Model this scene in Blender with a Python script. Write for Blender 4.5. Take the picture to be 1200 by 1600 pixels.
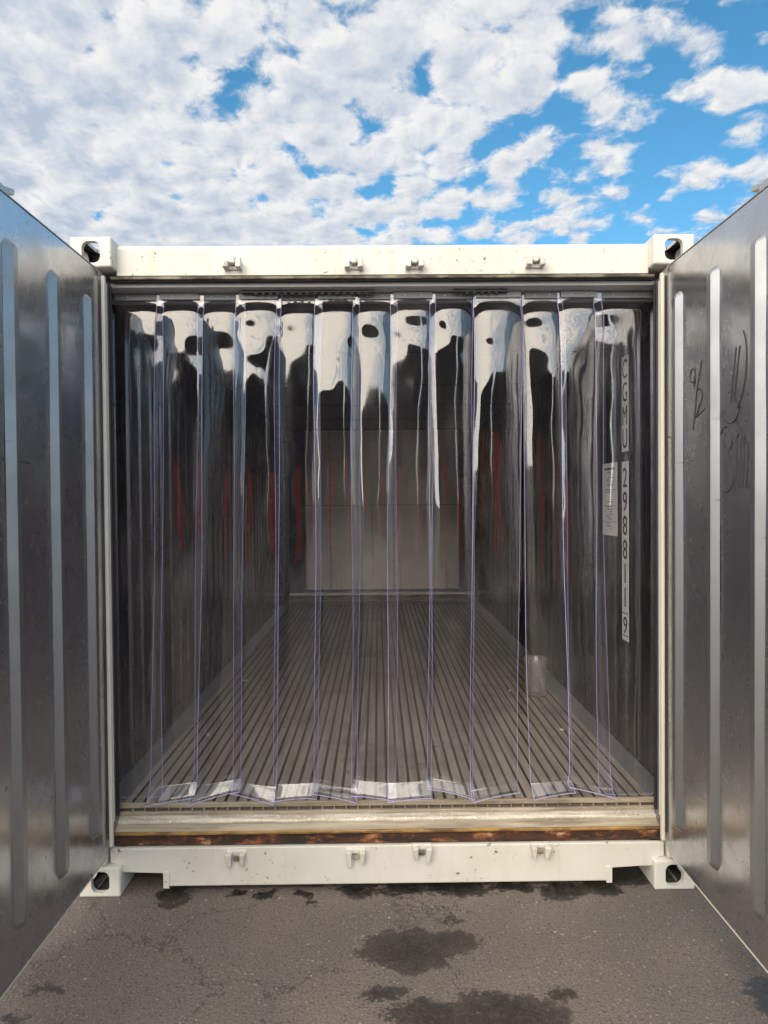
import bpy, bmesh, math, random
from mathutils import Vector, Matrix
from math import sin, cos, pi, radians

# ------------------------------------------------------------------ scene, camera, sky, sun
for o in list(bpy.data.objects):
    bpy.data.objects.remove(o)
scene = bpy.context.scene
COL = scene.collection

def set_camera():
    yaw, pitch, roll = 0.0088, -0.0167, -0.0081
    f = Vector((sin(yaw) * cos(pitch), cos(yaw) * cos(pitch), sin(pitch)))
    r = Vector((cos(yaw), -sin(yaw), 0))
    u = r.cross(f)
    r2 = r * cos(roll) + u * sin(roll)
    u2 = u * cos(roll) - r * sin(roll)
    cd = bpy.data.cameras.new('camera')
    cd.sensor_fit = 'VERTICAL'
    cd.sensor_height = 36.0
    cd.lens = 36.0 * 1080 / 1600
    cd.clip_start = 0.02
    cd.clip_end = 5000
    c = bpy.data.objects.new('camera', cd)
    m = Matrix((( r2.x, u2.x, -f.x, -0.0297), (r2.y, u2.y, -f.y, -2.7095), (r2.z, u2.z, -f.z, 1.5566), (0, 0, 0, 1)))
    c.matrix_world = m
    COL.objects.link(c)
    scene.camera = c
set_camera()

SUN_EL, SUN_AZ = 28.0, 198.0          # degrees; azimuth from +Y towards +X
SKY_STRENGTH = 0.075
EXPOSURE = 0.76
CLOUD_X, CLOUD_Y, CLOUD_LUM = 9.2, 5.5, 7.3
BAND = 20

scene.view_settings.view_transform = 'Standard'
scene.view_settings.look = 'None'
scene.view_settings.gamma = 1.0
scene.view_settings.use_curve_mapping = False
scene.view_settings.exposure = EXPOSURE
cy = scene.cycles
cy.max_bounces = 7
cy.diffuse_bounces = 3
cy.glossy_bounces = 4
cy.transmission_bounces = 2
cy.use_adaptive_sampling = True
cy.adaptive_threshold = 0.02
cy.transparent_max_bounces = 32
cy.caustics_reflective = True
cy.caustics_refractive = False
cy.sample_clamp_indirect = 4.0
cy.use_denoising = True
try:
    cy.denoiser = 'OPENIMAGEDENOISE'
    cy.denoising_input_passes = 'RGB_ALBEDO_NORMAL'
except Exception:
    pass

class NT:
    """tiny node-tree helper"""
    def __init__(self, tree):
        self.t = tree
    def n(self, typ, **kw):
        nd = self.t.nodes.new(typ)
        for k, v in kw.items():
            setattr(nd, k, v)
        return nd
    def link(self, a, b):
        self.t.links.new(a, b)
    def put(self, sock, v):
        if isinstance(v, bpy.types.NodeSocket):
            self.t.links.new(v, sock)
        elif v is not None:
            sock.default_value = v
    def math(self, op, a, b=None, c=None, clamp=False):
        nd = self.n('ShaderNodeMath', operation=op, use_clamp=clamp)
        self.put(nd.inputs[0], a)
        if b is not None: self.put(nd.inputs[1], b)
        if c is not None: self.put(nd.inputs[2], c)
        return nd.outputs[0]
    def vmath(self, op, a, b=None, scale=None):
        nd = self.n('ShaderNodeVectorMath', operation=op)
        self.put(nd.inputs[0], a)
        if b is not None: self.put(nd.inputs[1], b)
        if scale is not None: self.put(nd.inputs['Scale'], scale)
        return nd.outputs['Value'] if op in ('LENGTH', 'DOT_PRODUCT') else nd.outputs[0]
    def noise(self, vec, scale, detail=4, rough=0.5, lac=2.0, dist=0.0):
        nd = self.n('ShaderNodeTexNoise')
        nd.noise_dimensions = '3D'
        self.put(nd.inputs['Vector'], vec)
        nd.inputs['Scale'].default_value = scale
        nd.inputs['Detail'].default_value = detail
        nd.inputs['Roughness'].default_value = rough
        nd.inputs['Lacunarity'].default_value = lac
        nd.inputs['Distortion'].default_value = dist
        return nd
    def smooth(self, v, lo, hi, o0=0.0, o1=1.0):
        nd = self.n('ShaderNodeMapRange', interpolation_type='SMOOTHSTEP')
        self.put(nd.inputs[0], v)
        nd.inputs[1].default_value = lo; nd.inputs[2].default_value = hi
        nd.inputs[3].default_value = o0; nd.inputs[4].default_value = o1
        return nd.outputs[0]
    def mix(self, f, a, b):
        nd = self.n('ShaderNodeMix', data_type='RGBA')
        self.put(nd.inputs[0], f)
        for s, v in ((nd.inputs[6], a), (nd.inputs[7], b)):
            if isinstance(v, (tuple, list)) and len(v) == 3: v = (*v, 1)
            self.put(s, v)
        return nd.outputs[2]
    def map(self, vec, loc=(0,0,0), scale=(1,1,1), rot=(0,0,0)):
        nd = self.n('ShaderNodeMapping')
        self.put(nd.inputs[0], vec)
        nd.inputs[1].default_value = loc; nd.inputs[2].default_value = rot; nd.inputs[3].default_value = scale
        return nd.outputs[0]

def make_world():
    w = bpy.data.worlds.new('World')
    scene.world = w
    w.use_nodes = True
    t = NT(w.node_tree)
    w.node_tree.nodes.clear()
    out = t.n('ShaderNodeOutputWorld')
    bg = t.n('ShaderNodeBackground')
    bg.inputs['Strength'].default_value = SKY_STRENGTH
    sky = t.n('ShaderNodeTexSky', sky_type='NISHITA')
    sky.sun_disc = False
    sky.sun_elevation = radians(SUN_EL)
    sky.sun_rotation = radians(SUN_AZ)
    sky.altitude = 0
    sky.air_density = 1.0
    sky.dust_density = 0.0
    sky.ozone_density = 3.0
    blue = t.n('ShaderNodeHueSaturation')
    blue.inputs['Hue'].default_value = 0.483
    blue.inputs['Saturation'].default_value = 1.22
    blue.inputs['Value'].default_value = 1.38
    t.link(sky.outputs[0], blue.inputs['Color'])
    tc = t.n('ShaderNodeTexCoord')
    d = tc.outputs['Generated']
    sep = t.n('ShaderNodeSeparateXYZ'); t.link(d, sep.inputs[0])
    zz = t.math('MAXIMUM', t.math('ADD', sep.outputs[2], 0.16), 0.10)
    comb = t.n('ShaderNodeCombineXYZ')
    t.link(t.math('DIVIDE', sep.outputs[0], zz), comb.inputs[0])
    t.link(t.math('DIVIDE', sep.outputs[1], zz), comb.inputs[1])
    p = t.map(comb.outputs[0], loc=(CLOUD_X, CLOUD_Y, 0.0), rot=(0, 0, radians(14)), scale=(1.0, 0.9, 1.0))
    warp = t.noise(p, 9.0, 3, 0.5)
    wv = t.vmath('SCALE', t.vmath('SUBTRACT', warp.outputs['Color'], (0.5, 0.5, 0.5)), scale=0.06)
    pw = t.vmath('ADD', p, wv)
    a0 = t.noise(pw, 9.5, 7, 0.60).outputs['Fac']
    b0 = t.noise(pw, 1.9, 2, 0.5).outputs['Fac']
    v = t.n('ShaderNodeTexVoronoi', feature='F1'); v.inputs['Scale'].default_value = 11.0
    t.link(pw, v.inputs['Vector'])
    puff = t.math('SUBTRACT', 0.90, v.outputs['Distance'])
    band = t.noise(t.map(pw, rot=(0, 0, radians(BAND)), scale=(2.0, 9.0, 1.0)), 1.0, 3, 0.5).outputs['Fac']
    f0 = t.math('ADD', t.math('ADD', t.math('MULTIPLY', a0, 0.46), t.math('MULTIPLY', b0, 0.20)), t.math('ADD', t.math('MULTIPLY', puff, 0.20), t.math('MULTIPLY', band, 0.15)))
    a1 = t.noise(t.vmath('ADD', pw, (-0.008, -0.026, 0.0)), 9.5, 4, 0.60).outputs['Fac']   # the same field a little higher up, for shading
    slope = t.math('MULTIPLY', t.math('SUBTRACT', a0, a1), 0.62)
    # cover thickens towards the left side of the whole sky
    cover = t.smooth(t.math('DIVIDE', sep.outputs[0], zz), -0.75, 0.95, 0.158, -0.014)
    dens = t.math('ADD', f0, cover)
    mask = t.smooth(dens, 0.470, 0.560)
    thick = t.smooth(dens, 0.56, 0.74)
    lit = t.math('MULTIPLY_ADD', slope, 4.8, 0.66, clamp=True)
    shade = t.math('SUBTRACT', lit, t.math('MULTIPLY', thick, 0.55), clamp=True)
    ccol = t.mix(shade, (0.53, 0.61, 0.745), (1.0, 0.99, 0.975))
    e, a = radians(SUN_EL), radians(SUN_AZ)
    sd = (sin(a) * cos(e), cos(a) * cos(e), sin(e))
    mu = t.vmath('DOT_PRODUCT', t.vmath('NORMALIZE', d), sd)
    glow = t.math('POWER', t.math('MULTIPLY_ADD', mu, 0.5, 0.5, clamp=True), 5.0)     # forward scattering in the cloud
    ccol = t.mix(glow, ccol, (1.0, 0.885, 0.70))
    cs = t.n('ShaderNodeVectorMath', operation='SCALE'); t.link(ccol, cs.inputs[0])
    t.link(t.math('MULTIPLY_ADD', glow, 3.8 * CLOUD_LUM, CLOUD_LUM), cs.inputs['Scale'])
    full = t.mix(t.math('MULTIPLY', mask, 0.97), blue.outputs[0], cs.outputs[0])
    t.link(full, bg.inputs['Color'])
    t.link(bg.outputs[0], out.inputs[0])
make_world()

def make_sun():
    ld = bpy.data.lights.new('sun', 'SUN')
    ld.energy = 1.5              # veiled by the cloud behind the camera
    ld.angle = radians(80)
    ld.color = (1.0, 0.91, 0.78)
    o = bpy.data.objects.new('sun', ld)
    e, a = radians(SUN_EL), radians(SUN_AZ)
    d = Vector((sin(a) * cos(e), cos(a) * cos(e), sin(e)))      # towards the sun
    o.rotation_euler = d.to_track_quat('Z', 'Y').to_euler()
    o.location = d * 40
    COL.objects.link(o)
make_sun()

# ------------------------------------------------------------------ helpers
def mesh_obj(name, verts, faces, mats, parent=None, smooth=False, midx=None):
    me = bpy.data.meshes.new(name)
    me.from_pydata(verts, [], faces)
    for m in (mats if isinstance(mats, (list, tuple)) else [mats]):
        me.materials.append(m)
    if midx:
        for p, i in zip(me.polygons, midx): p.material_index = i
    if smooth:
        for p in me.polygons: p.use_smooth = True
    me.update()
    return link(name, me, parent)

def link(name, me, parent=None):
    o = bpy.data.objects.new(name, me)
    COL.objects.link(o)
    if parent: o.parent = parent
    return o

def empty(name, loc=(0, 0, 0), rz=0, parent=None):
    o = bpy.data.objects.new(name, None)
    o.location = loc
    o.rotation_euler = (0, 0, rz)
    o.empty_display_size = 0.1
    COL.objects.link(o)
    if parent: o.parent = parent
    return o

def tag(o, label=None, cat=None, group=None, kind=None):
    if label: o['label'] = label
    if cat: o['category'] = cat
    if group: o['group'] = group
    if kind: o['kind'] = kind
    return o

def bm_box(bm, x0, x1, y0, y1, z0, z1):
    vs = [bm.verts.new(v) for v in ((x0,y0,z0),(x1,y0,z0),(x1,y1,z0),(x0,y1,z0),(x0,y0,z1),(x1,y0,z1),(x1,y1,z1),(x0,y1,z1))]
    for f in ((0,3,2,1),(4,5,6,7),(0,1,5,4),(1,2,6,5),(2,3,7,6),(3,0,4,7)):
        bm.faces.new([vs[i] for i in f])
    return vs

def bm_to(name, bm, mat, parent=None, bevel=0.0, seg=2, smooth=False):
    if bevel > 0:
        bmesh.ops.bevel(bm, geom=list(bm.edges), offset=bevel, segments=seg, affect='EDGES', profile=0.5, clamp_overlap=True)
    bmesh.ops.recalc_face_normals(bm, faces=bm.faces)
    me = bpy.data.meshes.new(name)
    bm.to_mesh(me); bm.free()
    for m in (mat if isinstance(mat, (list, tuple)) else [mat]): me.materials.append(m)
    if smooth:
        for p in me.polygons: p.use_smooth = True
    return link(name, me, parent)

def box(name, x0, x1, y0, y1, z0, z1, mat, parent=None, bevel=0.003, seg=2):
    bm = bmesh.new()
    bm_box(bm, x0, x1, y0, y1, z0, z1)
    return bm_to(name, bm, mat, parent, bevel, seg)

def extrude_profile(name, prof, axis, a0, a1, mat, parent=None, closed=True, bevel=0.0, smooth=False):
    """prof: list of 2-D points; axis 'x' -> (y,z) profile swept along x; 'z' -> (x,y) swept along z; 'y' -> (x,z)"""
    def P(p, a):
        return {'x': (a, p[0], p[1]), 'y': (p[0], a, p[1]), 'z': (p[0], p[1], a)}[axis]
    bm = bmesh.new()
    A = [bm.verts.new(P(p, a0)) for p in prof]
    B = [bm.verts.new(P(p, a1)) for p in prof]
    n = len(prof)
    for i in range(n if closed else n - 1):
        j = (i + 1) % n
        bm.faces.new((A[i], A[j], B[j], B[i]))
    if closed:
        bm.faces.new(A[::-1]); bm.faces.new(B)
    return bm_to(name, bm, mat, parent, bevel, 2, smooth)

def tube_bm(bm, p0, p1, r, n=10, cap=True, r1=None):
    p0, p1 = Vector(p0), Vector(p1)
    d = (p1 - p0).normalized()
    a = d.orthogonal().normalized(); b = d.cross(a)
    r1 = r if r1 is None else r1
    A = [bm.verts.new(p0 + (a * cos(2*pi*i/n) + b * sin(2*pi*i/n)) * r) for i in range(n)]
    B = [bm.verts.new(p1 + (a * cos(2*pi*i/n) + b * sin(2*pi*i/n)) * r1) for i in range(n)]
    for i in range(n):
        j = (i + 1) % n
        bm.faces.new((A[i], A[j], B[j], B[i]))
    if cap:
        bm.faces.new(A[::-1]); bm.faces.new(B)

# ------------------------------------------------------------------ materials
MATS = {}
def new_mat(name):
    m = bpy.data.materials.new(name)
    m.use_nodes = True
    m.node_tree.nodes.clear()
    t = NT(m.node_tree)
    t.out = t.n('ShaderNodeOutputMaterial')
    MATS[name] = m
    return m, t

def principled(t, color, rough, metal=0.0, normal=None, spec=0.5):
    b = t.n('ShaderNodeBsdfPrincipled')
    if isinstance(color, (tuple, list)) and len(color) == 3: color = (*color, 1)
    t.put(b.inputs['Base Color'], color)
    t.put(b.inputs['Roughness'], rough)
    t.put(b.inputs['Metallic'], metal)
    t.put(b.inputs['Specular IOR Level'], spec)
    if normal is not None: t.link(normal, b.inputs['Normal'])
    t.link(b.outputs[0], t.out.inputs[0])
    return b

def bump(t, h, strength=0.3, dist=0.002):
    b = t.n('ShaderNodeBump')
    b.inputs['Strength'].default_value = strength
    b.inputs['Distance'].default_value = dist
    t.link(h, b.inputs['Height'])
    return b.outputs[0]

def pos(t):
    return t.n('ShaderNodeNewGeometry').outputs['Position']

def objco(t):
    return t.n('ShaderNodeTexCoord').outputs['Object']

def plain(name, color, rough=0.5, metal=0.0, var=0.15, scale=8.0):
    m, t = new_mat(name)
    n = t.noise(pos(t), scale, 5, 0.6).outputs['Fac']
    c = t.mix(n, tuple(v * (1 - var) for v in color), tuple(min(1, v * (1 + var)) for v in color))
    principled(t, c, t.math('MULTIPLY_ADD', n, 0.2, rough - 0.1), metal)
    return m

def mat_white():
    m, t = new_mat('white_paint')
    p = pos(t)
    streak = t.noise(t.map(p, scale=(26, 26, 1.6)), 1.0, 5, 0.6).outputs['Fac']
    blot = t.noise(p, 5.0, 6, 0.62).outputs['Fac']
    chip = t.noise(p, 38.0, 4, 0.6).outputs['Fac']
    c = t.mix(t.smooth(blot, 0.35, 0.75), (0.69, 0.675, 0.63), (0.63, 0.61, 0.55))
    c = t.mix(t.math('MULTIPLY', t.smooth(streak, 0.53, 0.76), 0.5), c, (0.52, 0.49, 0.40))
    rust = t.math('MULTIPLY', t.smooth(chip, 0.62, 0.68), t.smooth(blot, 0.50, 0.59))
    c = t.mix(rust, c, (0.20, 0.14, 0.10))
    orange = t.noise(p, 150.0, 2, 0.5).outputs['Fac']
    principled(t, c, 0.42, 0.0, bump(t, t.math('ADD', t.math('MULTIPLY', orange, 0.25), blot), 0.25, 0.003))
mat_white()

def mat_stainless(name, base, r0, r1, wave, scuff_amt, scr_axis):
    m, t = new_mat(name)
    p = pos(t)
    big = t.noise(t.map(p, scale=(1.0, 2.2, 0.9)), 2.6, 3, 0.45).outputs['Fac']
    fine = t.noise(t.map(p, scale=(60, 60, 2.0)), 1.0, 4, 0.6).outputs['Fac']
    dirt = t.noise(p, 4.5, 7, 0.65).outputs['Fac']
    sc1 = t.noise(t.map(p, scale=(4, 5, 26), rot=(radians(24), 0, 0)), 1.0, 4, 0.55).outputs['Fac']
    sc2 = t.noise(p, 2.3, 2, 0.5).outputs['Fac']
    scuff = t.math('MULTIPLY', t.smooth(sc1, 0.65, 0.72), t.smooth(sc2, 0.50, 0.62))
    spot = t.noise(p, 21.0, 3, 0.5).outputs['Fac']
    scuff = t.math('MAXIMUM', scuff, t.math('MULTIPLY', t.smooth(spot, 0.72, 0.76), 0.6))
    scuff = t.math('MULTIPLY', scuff, scuff_amt, clamp=True)
    c = t.mix(t.smooth(dirt, 0.3, 0.7), base, tuple(v * 0.84 for v in base))
    c = t.mix(scuff, c, (0.03, 0.03, 0.035))
    r = t.smooth(t.math('ADD', t.math('MULTIPLY', dirt, 0.88), t.math('MULTIPLY', fine, 0.12)), 0.3, 0.7, r0, r1)
    r = t.math('ADD', r, t.math('MULTIPLY', scuff, 0.35))
    h = t.math('ADD', big, t.math('MULTIPLY', fine, 0.0002))
    principled(t, c, r, 0.95, bump(t, h, 1.0, wave))
    return m
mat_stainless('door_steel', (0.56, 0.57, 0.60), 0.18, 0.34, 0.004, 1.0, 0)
mat_stainless('rib_steel', (0.42, 0.43, 0.45), 0.34, 0.46, 0.0008, 0.6, 0)
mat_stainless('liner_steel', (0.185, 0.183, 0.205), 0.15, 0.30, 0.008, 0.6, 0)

def mat_bulkhead():
    m, t = new_mat('bulkhead_panel')
    p = pos(t)
    dirt = t.noise(p, 3.0, 7, 0.65).outputs['Fac']
    run = t.noise(t.map(p, scale=(18, 1, 0.9)), 1.0, 4, 0.55).outputs['Fac']
    c = t.mix(t.smooth(dirt, 0.35, 0.7), (0.90, 0.85, 0.76), (0.80, 0.74, 0.64))
    c = t.mix(t.math('MULTIPLY', t.smooth(run, 0.55, 0.75), 0.4), c, (0.25, 0.23, 0.20))
    principled(t, c, 0.46, 0.92)
mat_bulkhead()

def mat_floorbar():
    m, t = new_mat('floor_aluminium')
    p = pos(t)
    oi = t.n('ShaderNodeObjectInfo').outputs['Random']
    n = t.noise(t.map(p, scale=(24, 1.3, 1)), 1.0, 6, 0.62).outputs['Fac']
    d = t.noise(p, 2.2, 6, 0.65).outputs['Fac']
    c = t.mix(t.smooth(n, 0.3, 0.72), (0.52, 0.455, 0.375), (0.28, 0.24, 0.19))
    c = t.mix(t.math('MULTIPLY', oi, 0.35), c, (0.50, 0.46, 0.40))
    c = t.mix(t.math('MULTIPLY', t.smooth(d, 0.5, 0.68), 0.45), c, (0.16, 0.135, 0.11))
    rs = t.noise(p, 14.0, 3, 0.5).outputs['Fac']
    c = t.mix(t.math('MULTIPLY', t.smooth(rs, 0.70, 0.75), 0.55), c, (0.26, 0.11, 0.04))
    principled(t, c, t.smooth(n, 0.2, 0.8, 0.38, 0.58), 0.2, bump(t, t.noise(p, 60, 4, 0.6).outputs['Fac'], 0.3, 0.002))
mat_floorbar()

def mat_rust():
    m, t = new_mat('rusty_steel')
    p = pos(t)
    n = t.noise(t.map(p, scale=(6, 6, 26)), 1.0, 7, 0.68).outputs['Fac']
    s = t.noise(t.map(p, scale=(9, 20, 20)), 1.0, 6, 0.68).outputs['Fac']
    q = t.noise(p, 2.6, 3, 0.5).outputs['Fac']
    c = t.mix(t.smooth(n, 0.38, 0.66), (0.028, 0.017, 0.014), (0.085, 0.032, 0.018))
    c = t.mix(t.smooth(s, 0.50, 0.62), c, (0.28, 0.10, 0.035))
    c = t.mix(t.math('MULTIPLY', t.smooth(s, 0.58, 0.66), t.smooth(q, 0.47, 0.56)), c, (0.48, 0.37, 0.23))
    principled(t, c, 0.75, 0.0, bump(t, s, 0.6, 0.006))
mat_rust()

def mat_threshold():
    m, t = new_mat('threshold_metal')
    p = pos(t)
    n = t.noise(t.map(p, scale=(2.2, 40, 40)), 1.0, 8, 0.70).outputs['Fac']
    s = t.noise(t.map(p, scale=(14, 60, 60)), 1.0, 6, 0.7).outputs['Fac']
    c = t.mix(t.smooth(n, 0.34, 0.66), (0.46, 0.40, 0.31), (0.24, 0.195, 0.145))
    c = t.mix(t.math('MULTIPLY', t.smooth(s, 0.56, 0.70), 0.45), c, (0.52, 0.47, 0.39))
    g = t.noise(t.map(p, scale=(3, 9, 9)), 1.0, 4, 0.6).outputs['Fac']
    c = t.mix(t.math('MULTIPLY', t.smooth(g, 0.52, 0.68), 0.45), c, (0.12, 0.09, 0.06))
    principled(t, c, 0.55, 0.05, bump(t, s, 0.4, 0.003))
mat_threshold()
def mat_worn():
    m, t = new_mat('worn_metal')
    p = pos(t)
    n = t.noise(t.map(p, scale=(5, 50, 50)), 1.0, 6, 0.68).outputs['Fac']
    s = t.noise(p, 90.0, 5, 0.7).outputs['Fac']
    c = t.mix(t.smooth(n, 0.36, 0.66), (0.62, 0.57, 0.49), (0.36, 0.31, 0.24))
    c = t.mix(t.math('MULTIPLY', t.smooth(s, 0.52, 0.66), 0.7), c, (0.76, 0.73, 0.67))
    principled(t, c, 0.4, 0.3, bump(t, s, 0.5, 0.003))
    m, t = new_mat('ochre_sealant')
    p = pos(t)
    n = t.noise(t.map(p, scale=(7, 30, 30)), 1.0, 6, 0.68).outputs['Fac']
    c = t.mix(t.smooth(n, 0.34, 0.62), (0.42, 0.25, 0.070), (0.13, 0.070, 0.025))
    principled(t, c, 0.6, 0.0, bump(t, n, 0.5, 0.004))
mat_worn()

plain('dark_gasket', (0.030, 0.029, 0.032), 0.6, 0.0, 0.3)
plain('black_rubber', (0.02, 0.02, 0.021), 0.55, 0.0, 0.3)
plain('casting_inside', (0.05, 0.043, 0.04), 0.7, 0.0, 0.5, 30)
plain('void_dark', (0.19, 0.16, 0.128), 0.8, 0.0, 0.3)
plain('jamb_grey', (0.17, 0.175, 0.19), 0.40, 0.4, 0.2)
plain('white_gasket', (0.68, 0.64, 0.56), 0.5, 0.0, 0.12, 5)
plain('header_grey', (0.42, 0.42, 0.43), 0.5, 0.1, 0.18, 5)
plain('hanger_steel', (0.20, 0.21, 0.225), 0.55, 0.2, 0.2, 10)
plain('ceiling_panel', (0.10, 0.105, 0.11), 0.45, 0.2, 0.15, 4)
plain('sticker_white', (0.72, 0.73, 0.70), 0.45, 0.0, 0.06, 10)
plain('paper', (0.70, 0.71, 0.68), 0.7, 0.0, 0.06, 10)
plain('ink', (0.012, 0.012, 0.014), 0.5, 0.0, 0.0)
plain('faint_ink', (0.16, 0.16, 0.17), 0.6, 0.0, 0.1)
plain('pen_mark', (0.035, 0.035, 0.04), 0.6, 0.0, 0.1)
plain('galvanised', (0.45, 0.45, 0.44), 0.42, 0.7, 0.2, 15)

def mat_dirty_flange():
    m, t = new_mat('dirty_flange')
    p = pos(t)
    n = t.noise(t.map(p, scale=(9, 20, 20)), 1.0, 6, 0.65).outputs['Fac']
    c = t.mix(t.smooth(n, 0.35, 0.62), (0.42, 0.37, 0.28), (0.10, 0.075, 0.055))
    principled(t, c, 0.6)
mat_dirty_flange()

def mat_pvc():
    # clear sheet: see-through body plus a mirror coat that follows Schlick on both faces
    m, t = new_mat('clear_pvc')
    p = pos(t)
    lw = t.n('ShaderNodeLayerWeight'); lw.inputs['Blend'].default_value = 0.5
    f5 = t.math('POWER', lw.outputs['Facing'], 5.0)
    smear = t.noise(t.map(p, scale=(7, 7, 2.0)), 1.0, 6, 0.66).outputs['Fac']
    wob = t.noise(t.map(p, scale=(9, 9, 3.5)), 1.0, 2, 0.4).outputs['Fac']
    nb = bump(t, wob, 0.35, 0.004)
    fr = t.math('MULTIPLY_ADD', f5, 0.92, 0.064, clamp=True)
    tr = t.n('ShaderNodeBsdfTransparent'); tr.inputs[0].default_value = (0.968, 0.970, 0.998, 1)
    gl = t.n('ShaderNodeBsdfGlossy'); gl.inputs['Color'].default_value = (1, 1, 1, 1)
    t.put(gl.inputs['Roughness'], t.smooth(smear, 0.38, 0.75, 0.02, 0.11))
    t.link(nb, gl.inputs['Normal'])
    mx = t.n('ShaderNodeMixShader')
    t.link(fr, mx.inputs[0]); t.link(tr.outputs[0], mx.inputs[1]); t.link(gl.outputs[0], mx.inputs[2])
    # a thin film of grime and handling scratches
    df = t.n('ShaderNodeBsdfDiffuse'); df.inputs[0].default_value = (0.62, 0.61, 0.60, 1)
    scr = t.noise(t.map(p, scale=(120, 120, 9), rot=(0, radians(14), 0)), 1.0, 3, 0.5).outputs['Fac']
    film = t.math('ADD', t.smooth(smear, 0.45, 0.8, 0.004, 0.03), t.smooth(scr, 0.70, 0.78, 0.0, 0.03))
    m2 = t.n('ShaderNodeMixShader')
    t.link(film, m2.inputs[0]); t.link(mx.outputs[0], m2.inputs[1]); t.link(df.outputs[0], m2.inputs[2])
    t.link(m2.outputs[0], t.out.inputs[0])
    # cut edges look violet
    m, t = new_mat('pvc_edge')
    df = t.n('ShaderNodeBsdfDiffuse'); df.inputs[0].default_value = (0.66, 0.62, 1.0, 1)
    tl = t.n('ShaderNodeBsdfTranslucent'); tl.inputs[0].default_value = (0.66, 0.62, 1.0, 1)
    mx = t.n('ShaderNodeMixShader'); mx.inputs[0].default_value = 0.35
    t.link(df.outputs[0], mx.inputs[1]); t.link(tl.outputs[0], mx.inputs[2])
    t.link(mx.outputs[0], t.out.inputs[0])
    m, t = new_mat('clear_jar')
    lw = t.n('ShaderNodeLayerWeight'); lw.inputs['Blend'].default_value = 0.5
    fr = t.math('MULTIPLY_ADD', t.math('POWER', lw.outputs['Facing'], 1.6), 0.80, 0.17, clamp=True)
    tr = t.n('ShaderNodeBsdfTransparent'); tr.inputs[0].default_value = (0.93, 0.93, 0.92, 1)
    gl = t.n('ShaderNodeBsdfPrincipled')
    gl.inputs['Base Color'].default_value = (0.75, 0.72, 0.68, 1); gl.inputs['Roughness'].default_value = 0.12
    gl.inputs['Metallic'].default_value = 0.5
    mx = t.n('ShaderNodeMixShader')
    t.link(fr, mx.inputs[0]); t.link(tr.outputs[0], mx.inputs[1]); t.link(gl.outputs[0], mx.inputs[2])
    t.link(mx.outputs[0], t.out.inputs[0])
mat_pvc()

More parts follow.
